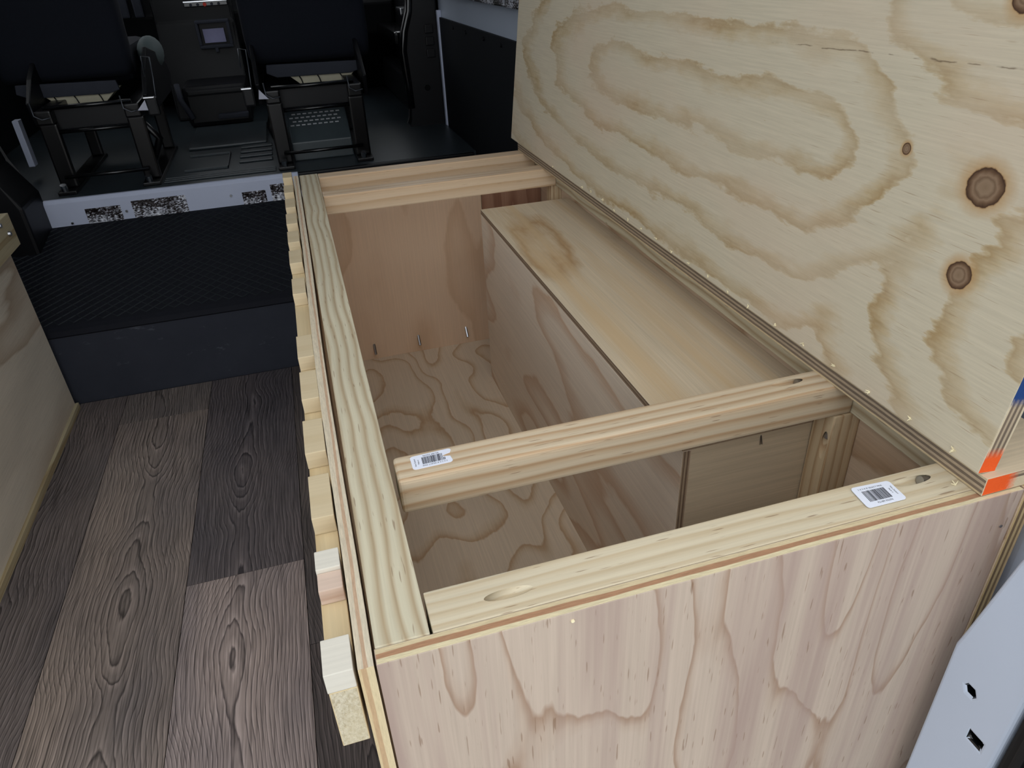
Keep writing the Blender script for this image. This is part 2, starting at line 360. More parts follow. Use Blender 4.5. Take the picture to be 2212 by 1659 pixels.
def boolean(o, bm_cut, cutmat=None):
    me = bpy.data.meshes.new('cut'); bmesh.ops.recalc_face_normals(bm_cut, faces=list(bm_cut.faces))
    off = WL[o.name]
    for v in bm_cut.verts: v.co += Vector((0, 0, ZO)) - off
    bm_cut.to_mesh(me); bm_cut.free()
    c = bpy.data.objects.new('cut', me); COL.objects.link(c); c.matrix_world = Matrix.Translation(off)
    o2 = bpy.data.objects.new('tmp', o.data); COL.objects.link(o2); o2.matrix_world = Matrix.Translation(off)
    md = o2.modifiers.new('b', 'BOOLEAN'); md.object = c; md.operation = 'DIFFERENCE'; md.solver = 'EXACT'
    if cutmat: me.materials.append(cutmat); md.material_mode = 'TRANSFER'
    bpy.context.view_layer.update()
    dg = bpy.context.evaluated_depsgraph_get()
    nm = bpy.data.meshes.new_from_object(o2.evaluated_get(dg))
    if len(nm.polygons) >= 6: o.data = nm
    bpy.data.objects.remove(o2); bpy.data.objects.remove(c)
def text_polys(s, size):
    cu = bpy.data.curves.new('t', 'FONT'); cu.body = s; cu.size = size; cu.align_x = 'CENTER'; cu.align_y = 'CENTER'
    cu.resolution_u = 2
    o = bpy.data.objects.new('t', cu); COL.objects.link(o); bpy.context.view_layer.update()
    me = bpy.data.meshes.new_from_object(o.evaluated_get(bpy.context.evaluated_depsgraph_get()))
    vs = [tuple(v.co) for v in me.vertices]; fs = [tuple(p.vertices) for p in me.polygons]
    bpy.data.objects.remove(o); bpy.data.curves.remove(cu); bpy.data.meshes.remove(me)
    return vs, fs

# ================================================================ SETTING
fl = box('floor', (-1.13, 0.64), (-0.02, 1.72), (-0.66, -0.633), FLOOR_BASE, kind='structure', bev=0)
fl['label'] = 'grey-brown wood-look plank floor of the van'
EX = [-0.792, -0.567, -0.342, -0.119, 0.106]
plank_cuts = {0: [-0.02, 0.35, 1.628], 1: [-0.02, 1.473, 1.628], 2: [-0.02, 0.808, 1.628], 3: [-0.02, 0.59, 1.628]}
tones = {(0,0): ((138,128,124),(118,110,106),(66,61,61)), (0,1): ((128,120,118),(108,101,99),(60,56,57)),
         (1,0): ((160,148,140),(136,126,119),(76,70,67)), (1,1): ((140,132,126),(120,113,109),(72,68,66)),
         (2,0): ((176,164,160),(152,141,137),(84,77,77)), (2,1): ((124,117,117),(100,94,95),(54,51,54)),
         (3,0): ((104,96,94),(84,78,76),(46,43,44)), (3,1): ((112,104,100),(92,86,84),(50,47,47))}
for ci, ys in plank_cuts.items():
    for k in range(len(ys)-1):
        m = plank('floor_vinyl', *tones[(ci, k)], seed=ci*5+k*2+1, cx=random.uniform(-0.03, 0.02))
        g = 0.0006
        box('plank', (EX[ci]+g, EX[ci+1]-g), (ys[k]+g, ys[k+1]-g), (-0.633, -0.63), m, fl, bev=0.0007)

# front step up to the cab
st = box('wall_front', (-1.13, 0.64), (1.634, 1.70), (-0.66, -0.42), FOAM, kind='structure', bev=0.002)
st['label'] = 'dark foam-faced step up to the cab'
bm = bmesh.new()
prof = [(1.645, -0.44), (1.628, -0.425), (1.63, -0.411), (1.65, -0.406), (2.285, -0.318), (2.285, -0.35)]
mat_o = prism('mesh_mat', [(y, z) for y, z in prof], 'x', -1.12, 0.63, MESHM, st)
# diamond net
bm = bmesh.new(); sl = (-0.318+0.406)/(2.285-1.65)
def ridge(x0, y0, x1, y1, w=0.0014, h=0.0024):
    z = lambda y: -0.406 + (y-1.65)*sl
    d = Vector((x1-x0, y1-y0)).normalized(); nx, ny = -d.y*w, d.x*w
    q = [(x0-nx, y0-ny, z(y0)), (x0+nx, y0+ny, z(y0)), (x1+nx, y1+ny, z(y1)), (x1-nx, y1-ny, z(y1))]
    tp = [(x0, y0, z(y0)+h), (x1, y1, z(y1)+h)]
    v = [bm.verts.new(p) for p in q] + [bm.verts.new(p) for p in tp]
    bm.faces.new((v[0], v[4], v[5], v[3])); bm.faces.new((v[1], v[2], v[5], v[4]))
Y0, Y1, X0, X1 = 1.66, 2.27, -1.0, 0.6; stepx = 0.036; run = (Y1-Y0)*0.95
i = -int(run/stepx)-2
while X0 + i*stepx < X1:
    for sg in (1, -1):
        xa = X0 + i*stepx if sg == 1 else X0 + i*stepx + run; xb = xa + sg*run
        ta, tb = 0.0, 1.0
        for lim, low in ((X0, True), (X1, False)):
            den = xb - xa; tt = (lim-xa)/den
            if low == (den > 0): ta = max(ta, tt)
            else: tb = min(tb, tt)
        if tb > ta: ridge(xa+(xb-xa)*ta, Y0+(Y1-Y0)*ta, xa+(xb-xa)*tb, Y0+(Y1-Y0)*tb)
    i += 1
fin(bm, 'mesh_net', MESHR, st, kind='stuff')

box('step_nosing', (0.001, 0.63), (2.278, 2.299), (-0.335, -0.234), BLACKP, st, bev=0.004)
# painted steel sill in front of the cab floor
sill = prism('trim_1', [(2.28, -0.335), (2.28, -0.244), (2.288, -0.2335), (2.299, -0.233), (2.299, -0.335)], 'x', -0.80, 0.0, SILL_PAINT, kind='structure', bev=0.0015)
sill['label'] = 'pale painted steel sill below the cab floor'
def foil_patch(xa, xb, za, zb):
    bm = bmesh.new(); nx, nz = 14, 8; g = []
    for i in range(nx+1):
        g.append([bm.verts.new((xa+(xb-xa)*i/nx, 2.2785+random.uniform(-0.003, 0.0015)*(0 < i < nx and 0 < j < nz), za+(zb-za)*j/nz)) for j in range(nz+1)])
    for i in range(nx):
        for j in range(nz): bm.faces.new((g[i][j], g[i+1][j], g[i+1][j+1], g[i][j+1]))
    fin(bm, 'foil_patch', FOILM, sill, label='crinkled silver foil showing in a sill opening')
for xa, xb, za, zb in ((-0.687, -0.58, -0.322, -0.27), (-0.545, -0.375, -0.322, -0.262), (-0.196, -0.118, -0.322, -0.277), (-0.10, -0.03, -0.322, -0.262)):
    foil_patch(xa, xb, za, zb)
for x, z in ((-0.735, -0.31), (-0.565, -0.292), (-0.232, -0.283)):
    cyl('rivet', (x, 2.281, z), (x, 2.274, z), 0.004, STEEL, sill, 10)

cf = box('floor', (-1.13, 0.64), (2.30, 4.3), (-0.30, -0.234), MATG, kind='structure', bev=0)
cf['label'] = 'ribbed dark rubber floor of the cab'
for y in (2.345, 2.37, 2.395): box('mat_rib', (-0.44, -0.07), (y, y+0.012), (-0.234, -0.229), MATG, cf, bev=0.002)
for y in (2.52, 2.60, 2.68, 2.76): box('mat_rib', (-0.20, -0.08), (y, y+0.035), (-0.234, -0.227), MATG, cf, bev=0.003)
for (xa, xb, ya, yb) in ((-0.385, -0.235, 2.47, 2.475), (-0.385, -0.235, 2.70, 2.705), (-0.239, -0.235, 2.47, 2.705)):
    box('mat_rib', (xa, xb), (ya, yb), (-0.234, -0.226), MATG, cf, bev=0.001)
box('floor_hump', (-0.40, -0.10), (2.82, 3.25), (-0.234, -0.222), MATG, cf, bev=0.005)

# van shell
wr = box('wall_right', (0.655, 0.675), (-0.02, 2.85), (-0.66, 1.27), WHITE_PAINT, kind='structure', bev=0)
box('wall_panel', (0.645, 0.655), (0.10, 2.80), (-0.63, 0.175), PANEL_BLK, wr, bev=0.001, label='black lining panel')
box('panel_flange', (0.638, 0.655), (2.80, 2.825), (-0.63, 0.20), SILL_PAINT, wr, bev=0.003)
box('window_ledge', (0.615, 0.655), (0.10, 2.75), (0.262, 0.285), FOILM, wr, bev=0.004, label='foil-lined ledge')
for y in (2.55, 2.35, 2.1, 1.9): cyl('rivet', (0.645, y, 0.155), (0.641, y, 0.155), 0.006, BLACKP, wr, 8)
wlft = box('wall_left', (-1.15, -1.13), (-0.02, 2.60), (-0.66, 1.27), ROOF, kind='structure', bev=0)
ce = box('ceiling', (-1.15, 0.675), (0.62, 4.3), (1.27, 1.29), ROOF, kind='structure', bev=0)
box('roof_strip', (-1.15, -0.80), (-0.02, 0.62), (1.27, 1.29), ROOF, ce, bev=0)  # strips frame an added, unseen roof opening that lets skylight into the bench
box('roof_strip', (0.42, 0.675), (-0.02, 0.62), (1.27, 1.29), ROOF, ce, bev=0)
box('roof_strip', (-0.80, 0.42), (-0.02, 0.06), (1.27, 1.29), ROOF, ce, bev=0)
box('trim_8', (-1.15, 0.675), (4.30, 4.32), (-0.66, 0.62), BLACKP, kind='structure', bev=0)
box('windscreen_block', (-1.15, 0.675), (4.30, 4.32), (0.85, 1.29), BLACKP, kind='structure', bev=0)  # added out of view; with the wall below it narrows the windscreen to dim the cab
box('trim_2', (-1.15, -1.13), (2.60, 4.3), (-0.66, 0.60), BLACKP, kind='structure', bev=0)
box('trim_3', (0.655, 0.675), (2.85, 4.3), (-0.66, 0.60), BLACKP, kind='structure', bev=0)
box('ground', (-6, 6), (-8, 8), (-1.22, -1.20), ASPH, kind='structure', bev=0)

# left pillar trim beside the cab step
pl = prism('trim_4', [(-1.13, -0.63), (-0.80, -0.40), (-0.80, -0.20), (-0.86, -0.10), (-0.90, 0.15), (-0.93, 0.6), (-1.13, 0.6)], 'y', 2.10, 2.30, BLACKP, kind='structure', bev=0.01)
pl['label'] = 'black pillar trim by the cab step'
box('metal_strip', (-0.905, -0.885), (2.62, 2.66), (-0.19, -0.035), SILL_PAINT, pl, bev=0.002)

# right pillar trim
q = 1.05
pil = [(0.51, 0.60), (0.545, 0.27), (0.525, 0.16), (0.500, 0.06), (0.515, -0.12), (0.505, -0.21), (0.445, -0.34), (0.43, -0.62), (0.645, -0.62), (0.645, 0.60)]
pr = prism('trim_5', pil, 'y', 2.84, 2.93, BLACKP, kind='structure', bev=0.006)
pr['label'] = 'black plastic pillar trim with clips behind the right seat'
for z in (0.135, 0.09, 0.045): box('clip_cover', (0.588, 0.622), (2.826, 2.84), (z-0.016, z+0.016), BLACKP, pr, bev=0.003)
cyl('plug', (0.578, 2.842, -0.085), (0.578, 2.836, -0.085), 0.012, BLACKG, pr, 16)
tube('door_seal', [(0.52, 2.86, 0.60), (0.545, 2.85, 0.29), (0.532, 2.845, 0.20), (0.505, 2.84, 0.13), (0.493, 2.84, 0.06), (0.50, 2.845, -0.05), (0.505, 2.85, -0.16)], 0.016, BLACKG, pr, 10)
# front right door
dr = box('door_1', (0.60, 0.645), (2.95, 4.1), (-0.30, 0.32), BLACKP, kind='structure', bev=0.01)
dr['label'] = 'dark inner face of the front right door'
box('armrest', (0.50, 0.60), (3.1, 3.7), (0.06, 0.11), BLACKG, dr, bev=0.015)
box('door_pocket', (0.53, 0.60), (3.05, 3.9), (-0.22, -0.06), DASHC, dr, bev=0.02)
box('handle', (0.56, 0.60), (3.25, 3.38), (0.16, 0.19), CHROME, dr, bev=0.006)

# rear corner post of the body, white sheet metal at the opening
PX = 0.510
rp = prism('trim_6', [(-0.021, -0.68), (-0.017, -0.156), (-0.021, -0.135), (-0.038, -0.036), (-0.075, 0.10), (-0.14, 0.34), (-0.20, 0.34), (-0.14, 0.10), (-0.105, 0.0), (-0.087, -0.09), (-0.086, -0.68)], 'x', PX, PX+0.045, WHITE_PAINT, kind='structure', bev=0)
rp['label'] = 'white sheet-metal rear corner post of the van'
# blind holes in the post; black walls paint in the darkness of a void
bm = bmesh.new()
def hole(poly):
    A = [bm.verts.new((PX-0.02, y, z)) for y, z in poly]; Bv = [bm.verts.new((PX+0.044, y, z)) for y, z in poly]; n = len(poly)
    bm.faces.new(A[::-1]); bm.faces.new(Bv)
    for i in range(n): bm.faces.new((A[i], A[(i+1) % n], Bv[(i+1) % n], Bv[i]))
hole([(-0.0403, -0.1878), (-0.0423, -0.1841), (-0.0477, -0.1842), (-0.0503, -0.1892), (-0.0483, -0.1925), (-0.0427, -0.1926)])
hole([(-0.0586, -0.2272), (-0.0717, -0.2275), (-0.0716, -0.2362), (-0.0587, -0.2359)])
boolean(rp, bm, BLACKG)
md = rp.modifiers.new('bevel', 'BEVEL'); md.width = 0.006; md.segments = 3; md.limit_method = 'ANGLE'; md.angle_limit = 1.2
box('inner_post', (0.585, 0.645), (0.0, 0.08), (-0.64, 0.0), WHITE_PAINT, rp, bev=0.01)
sl_ = box('trim_7', (0.512, 0.70), (-0.19, -0.0885), (-0.70, -0.02), RUBBER, kind='structure', bev=0.004)
sl_['label'] = 'black ribbed rubber seal beside the white corner post'
for y in (-0.104, -0.120, -0.138, -0.156): box('seal_rib', (0.503, 0.514), (y-0.004, y+0.004), (-0.70, -0.03), RUBBER, sl_, bev=0.0015)

# ================================================================ BENCH
bench = empty('storage_bench', (0.27, 0.64, -0.63), 'open plywood and pine storage bench with raised lid along the right wall', 'bench')
YB = 1.2909
def board(name, X, Y, Z, thin, face, edge, over=None, **k):
    ed = {i: edge for i in range(6) if i//2 != 'xyz'.index(thin)}
    if over: ed.update(over)
    return box(name, X, Y, Z, face, bench, 0.0005, ed, **k)
fp = board('front_panel', (0.0115, 0.543), (0, 0.0134), (-0.63, -0.0005), 'y', PLY_FRONT, EDGE_F, label='pinkish plywood panel facing the opening')
# left panel, very slightly bowed away from the long rail
bm = bmesh.new(); n = 24; rows = []
for i in range(n+1):
    y = YB*i/n; dx = -0.0028*math.sin(math.pi*min(1, y/0.85))**2 - 0.0006
    rows.append([bm.verts.new(p) for p in ((dx, y, -0.63), (dx+0.0105, y, -0.63), (dx+0.0105, y, 0), (dx, y, 0))])
for a, b in zip(rows, rows[1:]):
    for j in range(4):
        f = bm.faces.new((a[j], a[(j+1) % 4], b[(j+1) % 4], b[j])); f.material_index = 1 if j == 2 else 0
f = bm.faces.new(rows[0][::-1]); f.material_index = 2; f = bm.faces.new(rows[-1]); f.material_index = 2
fin(bm, 'side_panel', [PLY_SIDE, EDGE_L, EDGE_Ln], bench)
board('side_panel', (0.545, 0.560), (0.0, YB), (-0.63, -0.0005), 'x', PLY_SIDE, EDGE_R)
board('back_panel', (0.0115, 0.400), (1.255, 1.267), (-0.63, -0.0385), 'y', PLY_BACK, EDGE_F)
board('back_panel', (0.401, 0.544), (1.255, 1.267), (-0.63, -0.0385), 'y', PLY_BACK2, EDGE_F)
board('bottom_panel', (0.0115, 0.544), (0.0136, 1.2548), (-0.462, -0.4505), 'z', PLY_BOT, EDGE_F)
lr = box('long_rail', (0.0122, 0.050), (0.0136, YB), (-0.038, 0), PINE_L, bench, 0.0012, {2: END, 3: END})
fr = box('cross_rail', (0.0520, 0.531), (0.0136, 0.0516), (-0.038, -0.0003), PINE_R, bench, 0.0012, {0: END, 1: END})
mr = box('cross_rail', (0.0545, 0.531), (0.1832, 0.2212), (-0.038, 0.0005), PINE_M, bench, 0.0045, {0: END, 1: END}, seg=3)
ra = box('cross_rail', (0.0505, 0.531), (1.109, 1.147), (-0.038, -0.0003), PINE_A, bench, 0.0025, {0: END, 1: END})
rb = box('cross_rail', (0.0505, 0.531), (1.2529, YB), (-0.038, -0.0003), PINE_A, bench, 0.0025, {0: END, 1: END})
box('hinge_rail', (0.531, 0.5448), (0.0136, YB), (-0.038, -0.0003), PINE_L, bench, 0.001)
po = box('post', (0.511, 0.5448), (0.1832, 0.2135), (-0.4505, -0.0382), PINE_V, bench, 0.0015)
box('post', (0.522, 0.5448), (1.115, 1.147), (-0.4505, -0.0382), PINE_V, bench, 0.0015)
# pocket holes with their screws
def pocket(o, mid, d, up, screw=True, r=0.0048):
    mid, d, up = Vector(mid), Vector(d).normalized(), Vector(up)
    ax = d*math.cos(math.radians(15)) - up*math.sin(math.radians(15))
    bm = bmesh.new(); addcyl(bm, mid - ax*0.06, mid + ax*0.020, r, 24); boolean(o, bm)
    if screw: cyl('pocket_screw', mid + ax*0.010, mid + ax*0.0205, 0.0040, STEEL, o, 12)
pocket(fr, (0.112, 0.0309, 0), (-1, 0, 0), (0, 0, 1), False)
pocket(fr, (0.4660, 0.0388, 0), (1, 0, 0), (0, 0, 1))
pocket(mr, (0.4650, 0.2080, 0), (1, 0, 0), (0, 0, 1))
pocket(po, (0.511, 0.1905, -0.080), (0, 0, 1), (-1, 0, 0))
# barcode stickers
def sticker(rail, quad, torn, flip):
    """quad: four xy corners far-left, far-right, near-right, near-left on the rail top"""
    bm = bmesh.new(); FL, FR, NR, NL = [Vector(q) for q in quad]
    def P(s, t, z):
        if flip: s, t = 1-s, 1-t
        v = NL*(1-s)*(1-t) + NR*s*(1-t) + FR*s*t + FL*(1-s)*t
        return (v.x, v.y, z)
    pts = []; rr, rt = 0.08, 0.13
    for cx, cy, a0 in ((1-rr, 1-rt, 0), (rr, 1-rt, 90), (rr, rt, 180), (1-rr, rt, 270)):
        for k in range(5):
            a = math.radians(a0 + k*22.5); pts.append((cx+rr*math.cos(a), cy+rt*math.sin(a)))
    if torn:
        pts = [p for p in pts if not (p[0] < 0.05 and 0.3 < p[1] < 0.7)]
        i = max(range(len(pts)), key=lambda k: pts[k][1] - pts[k][0]*2)
        j = next(k for k in range(len(pts)) if pts[k][0] < 0.05 and pts[k][1] < 0.3)
        pts[j:j] = [(0.04, 0.55), (0.24, 0.46), (0.20, 0.40), (0.14, 0.36), (0.10, 0.34), (0.03, 0.30)]
    z0 = 0.0008
    lo = [bm.verts.new(P(s, t, z0-0.0004)) for s, t in pts]; hi = [bm.verts.new(P(s, t, z0)) for s, t in pts]
    bm.faces.new(hi)
    for i in range(len(pts)): bm.faces.new((lo[i], lo[(i+1) % len(pts)], hi[(i+1) % len(pts)], hi[i]))
    def ink(poly):
        f = bm.faces.new([bm.verts.new(P(s, t, z0+0.0001)) for s, t in poly]); f.material_index = 1
    rnd = random.Random(5); s = 0.17
    while s < 0.74:
        w = rnd.choice((0.008, 0.008, 0.016, 0.022)); g = rnd.choice((0.007, 0.009, 0.014))
        b0 = 0.23
        if torn and s < 0.22: b0 = 0.55
        ink([(s, b0), (s+w, b0), (s+w, 0.74), (s, 0.74)]); s += w+g
    def put(txt, cx, cy, size, rot, asp):
        vs, fs = text_polys(txt, size)
        V = []
        for x, y, _ in vs:
            if rot: x, y = y*1.0, -x
            V.append(bm.verts.new(P(cx + x, cy + y*asp, z0+0.0001)))
        for f in fs:
            try: bm.faces.new([V[i] for i in f]).material_index = 1
            except ValueError: pass
    asp = (FR-FL).length/(FL-NL).length
    put("2 X 2 X 8' SELECT PINE", 0.44, 0.84, 0.062, False, asp)
    put('92189 02296', 0.50, 0.13, 0.075, False, asp)
    put('Made in', 0.83, 0.52, 0.055, True, asp); put('New Zealand', 0.91, 0.52, 0.055, True, asp)
    fin(bm, 'barcode_sticker', [STICK, INK], rail, label='white barcode sticker' + (', torn at one corner' if torn else ''))
sticker(fr, [(0.4115, 0.0465), (0.4478, 0.0445), (0.4462, 0.0208), (0.4090, 0.0212)], False, False)
sticker(mr, [(0.0698, 0.2150), (0.1086, 0.2164), (0.1067, 0.1955), (0.0700, 0.1950)], True, True)

# ledger with its spacer blocks on the aisle side
box('ledger', (-0.0222, -0.0032), (0.002, 1.33), (-0.0765, -0.0182), PINE_LED, bench, 0.0008, {2: END, 3: END})
blocks = [(0.0019, 0.0315, PINE_W), (0.0990, 0.1195, PINE_W), (0.1594, 0.2186, PINE_B), (0.2545, 0.3126, PINE_B), (0.3542, 0.4153, PINE_B), (0.4506, 0.5081, PINE_B),
          (0.6423, 0.7007, PINE_B), (0.7643, 0.8228, PINE_B), (0.8622, 0.9199, PINE_B), (0.9621, 1.0226, PINE_B), (1.0623, 1.1215, PINE_B), (1.1659, 1.2221, PINE_B), (1.2836, 1.329, PINE_B)]
for a, b, m in blocks:
    jx = random.uniform(-0.0006, 0.0006)
    bl = box('spacer_block', (-0.0222+jx, -0.0034), (a, b), (-0.018, 0.0002), m, bench, 0.0007)
box('spacer_block', (-0.0216, -0.0034), (0.0800, 0.0988), (-0.018, -0.0035), PINE_PK, bench, 0.0009, label='pinkish lower pine block')

# fixed hinge strip and raised lid
hs = board('hinge_strip', (0.503, 0.600), (0.004, YB), (0.0003, 0.018), 'z', PLY_WEND, EDGE_S, {2: STRIP_END}, origin=None)
# strip end colours are laid out from its left corner
for v in hs.data.vertices: v.co += Vector((hs.location.x + 0.27 - 0.503, 0, 0))
hs.location.x = 0.503 - 0.27; WL[hs.name].x = 0.503
bm = bmesh.new()
fs = addbox(bm, (0, 0.018), (0, 1.3195), (0, 0.52)); mats = [LID_FACE, EDGE_LB, LID_END]
for i, k in ((2, 2), (3, 1), (4, 1), (5, 1)): fs[i].material_index = k
lid = fin(bm, 'lid', mats, None, bev=0.0005, origin=(0, 0, 0), label='raised plywood lid with knots, orange and blue paint on its end')
lid.parent = bench; lw = Vector((0.499, 0.0105, 0.0195+ZO)); lid.location = lw - wl(bench); lid.rotation_euler = (0, math.atan(0.108), 0)
# splinters where the brads went through
for k, (u, v) in enumerate(((0.0266, 0.005), (0.0746, 0.006), (0.1267, 0.004), (0.1769, 0.004), (0.2277, 0.004), (0.2773, 0.004), (0.3312, 0.003), (0.376, 0.002), (0.4255, 0.003), (0.4759, 0.003), (0.5242, 0.003), (0.5723, 0.005), (0.6236, 0.005), (0.6715, 0.003), (0.7239, 0.002), (0.7721, 0.006), (0.8267, 0.007), (0.868, 0.005), (1.0257, 0.003))):
    bm = bmesh.new(); rnd = random.Random(k)
    for _ in range(4):
        a = rnd.uniform(0, 6.28); l = rnd.uniform(0.0015, 0.0032)
        c = Vector((0, rnd.uniform(-.0012, .0012), rnd.uniform(-.001, .001)))
        d = Vector((-rnd.uniform(0.3, 1.0), math.cos(a), math.sin(a)))*l
        addcyl(bm, c, c+d, 0.0008, 5, 0.0003)
    o = fin(bm, 'splinter', CHIP, None, origin=(0, 0, 0)); o.parent = lid; o.location = (0, u, v)
box('cleat', (0.5605, 0.600), (0.015, 0.035), (-0.105, -0.001), PLY_WEND, bench, 0.0008)
hg = box('piano_hinge', (0.521, 0.537), (0.03, 1.28), (0.0182, 0.0215), BLACKM, bench, 0.0006, label='black hinge behind the lid')
# brads in the back panel, nail marks
for x, z in ((0.109, -0.428), (0.2185, -0.424), (0.3388, -0.424)):
    cyl('brad', (x, 1.257, z+0.016), (x, 1.240, z-0.004), 0.0032, STEEL, bench, 8)
cyl('brad', (0.5327, 0.0005, -0.0373), (0.5327, -0.0008, -0.0373), 0.0014, STEEL, bench, 8)
cyl('brad', (0.1484, 0.0005, -0.0090), (0.1484, -0.0010, -0.0090), 0.0014, CHIP, bench, 8)

bm = bmesh.new()
for a in (0.4, 1.5, 2.9): addcyl(bm, (0.4955, 0.0225, 0.0), (0.4955+0.004*math.cos(a), 0.0225+0.004*math.sin(a), 0.0015), 0.0007, 5, 0.0003)
fin(bm, 'splinter', CHIP, fr)
# plywood box over the wheel arch, inside the bench
well = empty('wheel_arch_box', (0.45, 0.64, -0.4505), 'plywood wheel-arch box standing inside the open bench', 'box')
def wboard(name, X, Y, Z, thin, face, edge):
    return box(name, X, Y, Z, face, well, 0.0004, {i: edge for i in range(6) if i//2 != 'xyz'.index(thin)})
wboard('side_panel', (0.3534, 0.3634), (0.2145, 1.070), (-0.4503, -0.0652), 'x', PLY_WELL, EDGE_W)
wboard('top_panel', (0.3536, 0.5446), (0.2145, 1.070), (-0.0650, -0.0550), 'z', PLY_WTOP, EDGE_T)
we = wboard('end_panel', (0.3636, 0.5446), (0.2150, 0.225), (-0.4503, -0.0652), 'y', PLY_WEND, EDGE_F)
wboard('end_panel', (0.3636, 0.5446), (1.060, 1.070), (-0.4503, -0.0652), 'y', PLY_WEND, EDGE_F)
for dx in (-0.0012, 0.0012):
    cyl('brad', (0.4482+dx*0.3, 0.2155, -0.067), (0.4482+dx, 0.2128, -0.078), 0.0006, STEEL, well, 6)

# ================================================================ LEFT CABINET
cb = empty('side_cabinet', (-0.72, 0.9, -0.63), 'pale plywood cabinet side with pine top rail along the aisle left', 'cabinet')
CABE = plyedge('ply_edge_cabinet', 'x', 0.012, [(206, 192, 158), (168, 138, 106), (206, 192, 158)], 'y')
box('panel', (-0.704, -0.692), (0.25, 1.600), (-0.63, -0.10), PLY_CAB, cb, 0.0005, {2: CABE, 3: CABE, 4: CABE, 5: CABE})
PINE_C = wood('pine_cabinet_rail', (190, 178, 146), (164, 144, 108), 'y', K=4, su=0.8, sv=26, seed=61, fib=0.07)
cr = box('top_rail', (-0.692, -0.672), (0.25, 1.628), (-0.168, -0.09), PINE_C, cb, 0.001, {3: END})
box('base_strip', (-0.692, -0.684), (0.25, 1.604), (-0.6295, -0.612), PINE_C, cb, 0.0008)
cyl('bolt', (-0.673, 1.585, -0.128), (-0.667, 1.585, -0.128), 0.0065, STEEL, cr, 16, 0.005)
cyl('bolt', (-0.673, 1.55, -0.098), (-0.667, 1.55, -0.098), 0.0065, STEEL, cr, 16, 0.005)
box('top_panel', (-1.12, -0.6925), (0.25, 1.600), (-0.0995, -0.0905), PLY_CAB, cb, 0.0005)
box('panel', (-1.12, -0.7045), (0.25, 0.262), (-0.63, -0.10), PLY_CAB, cb, 0.0005)
box('panel', (-1.12, -0.704), (1.588, 1.600), (-0.63, -0.10), PLY_CAB, cb, 0.0005)

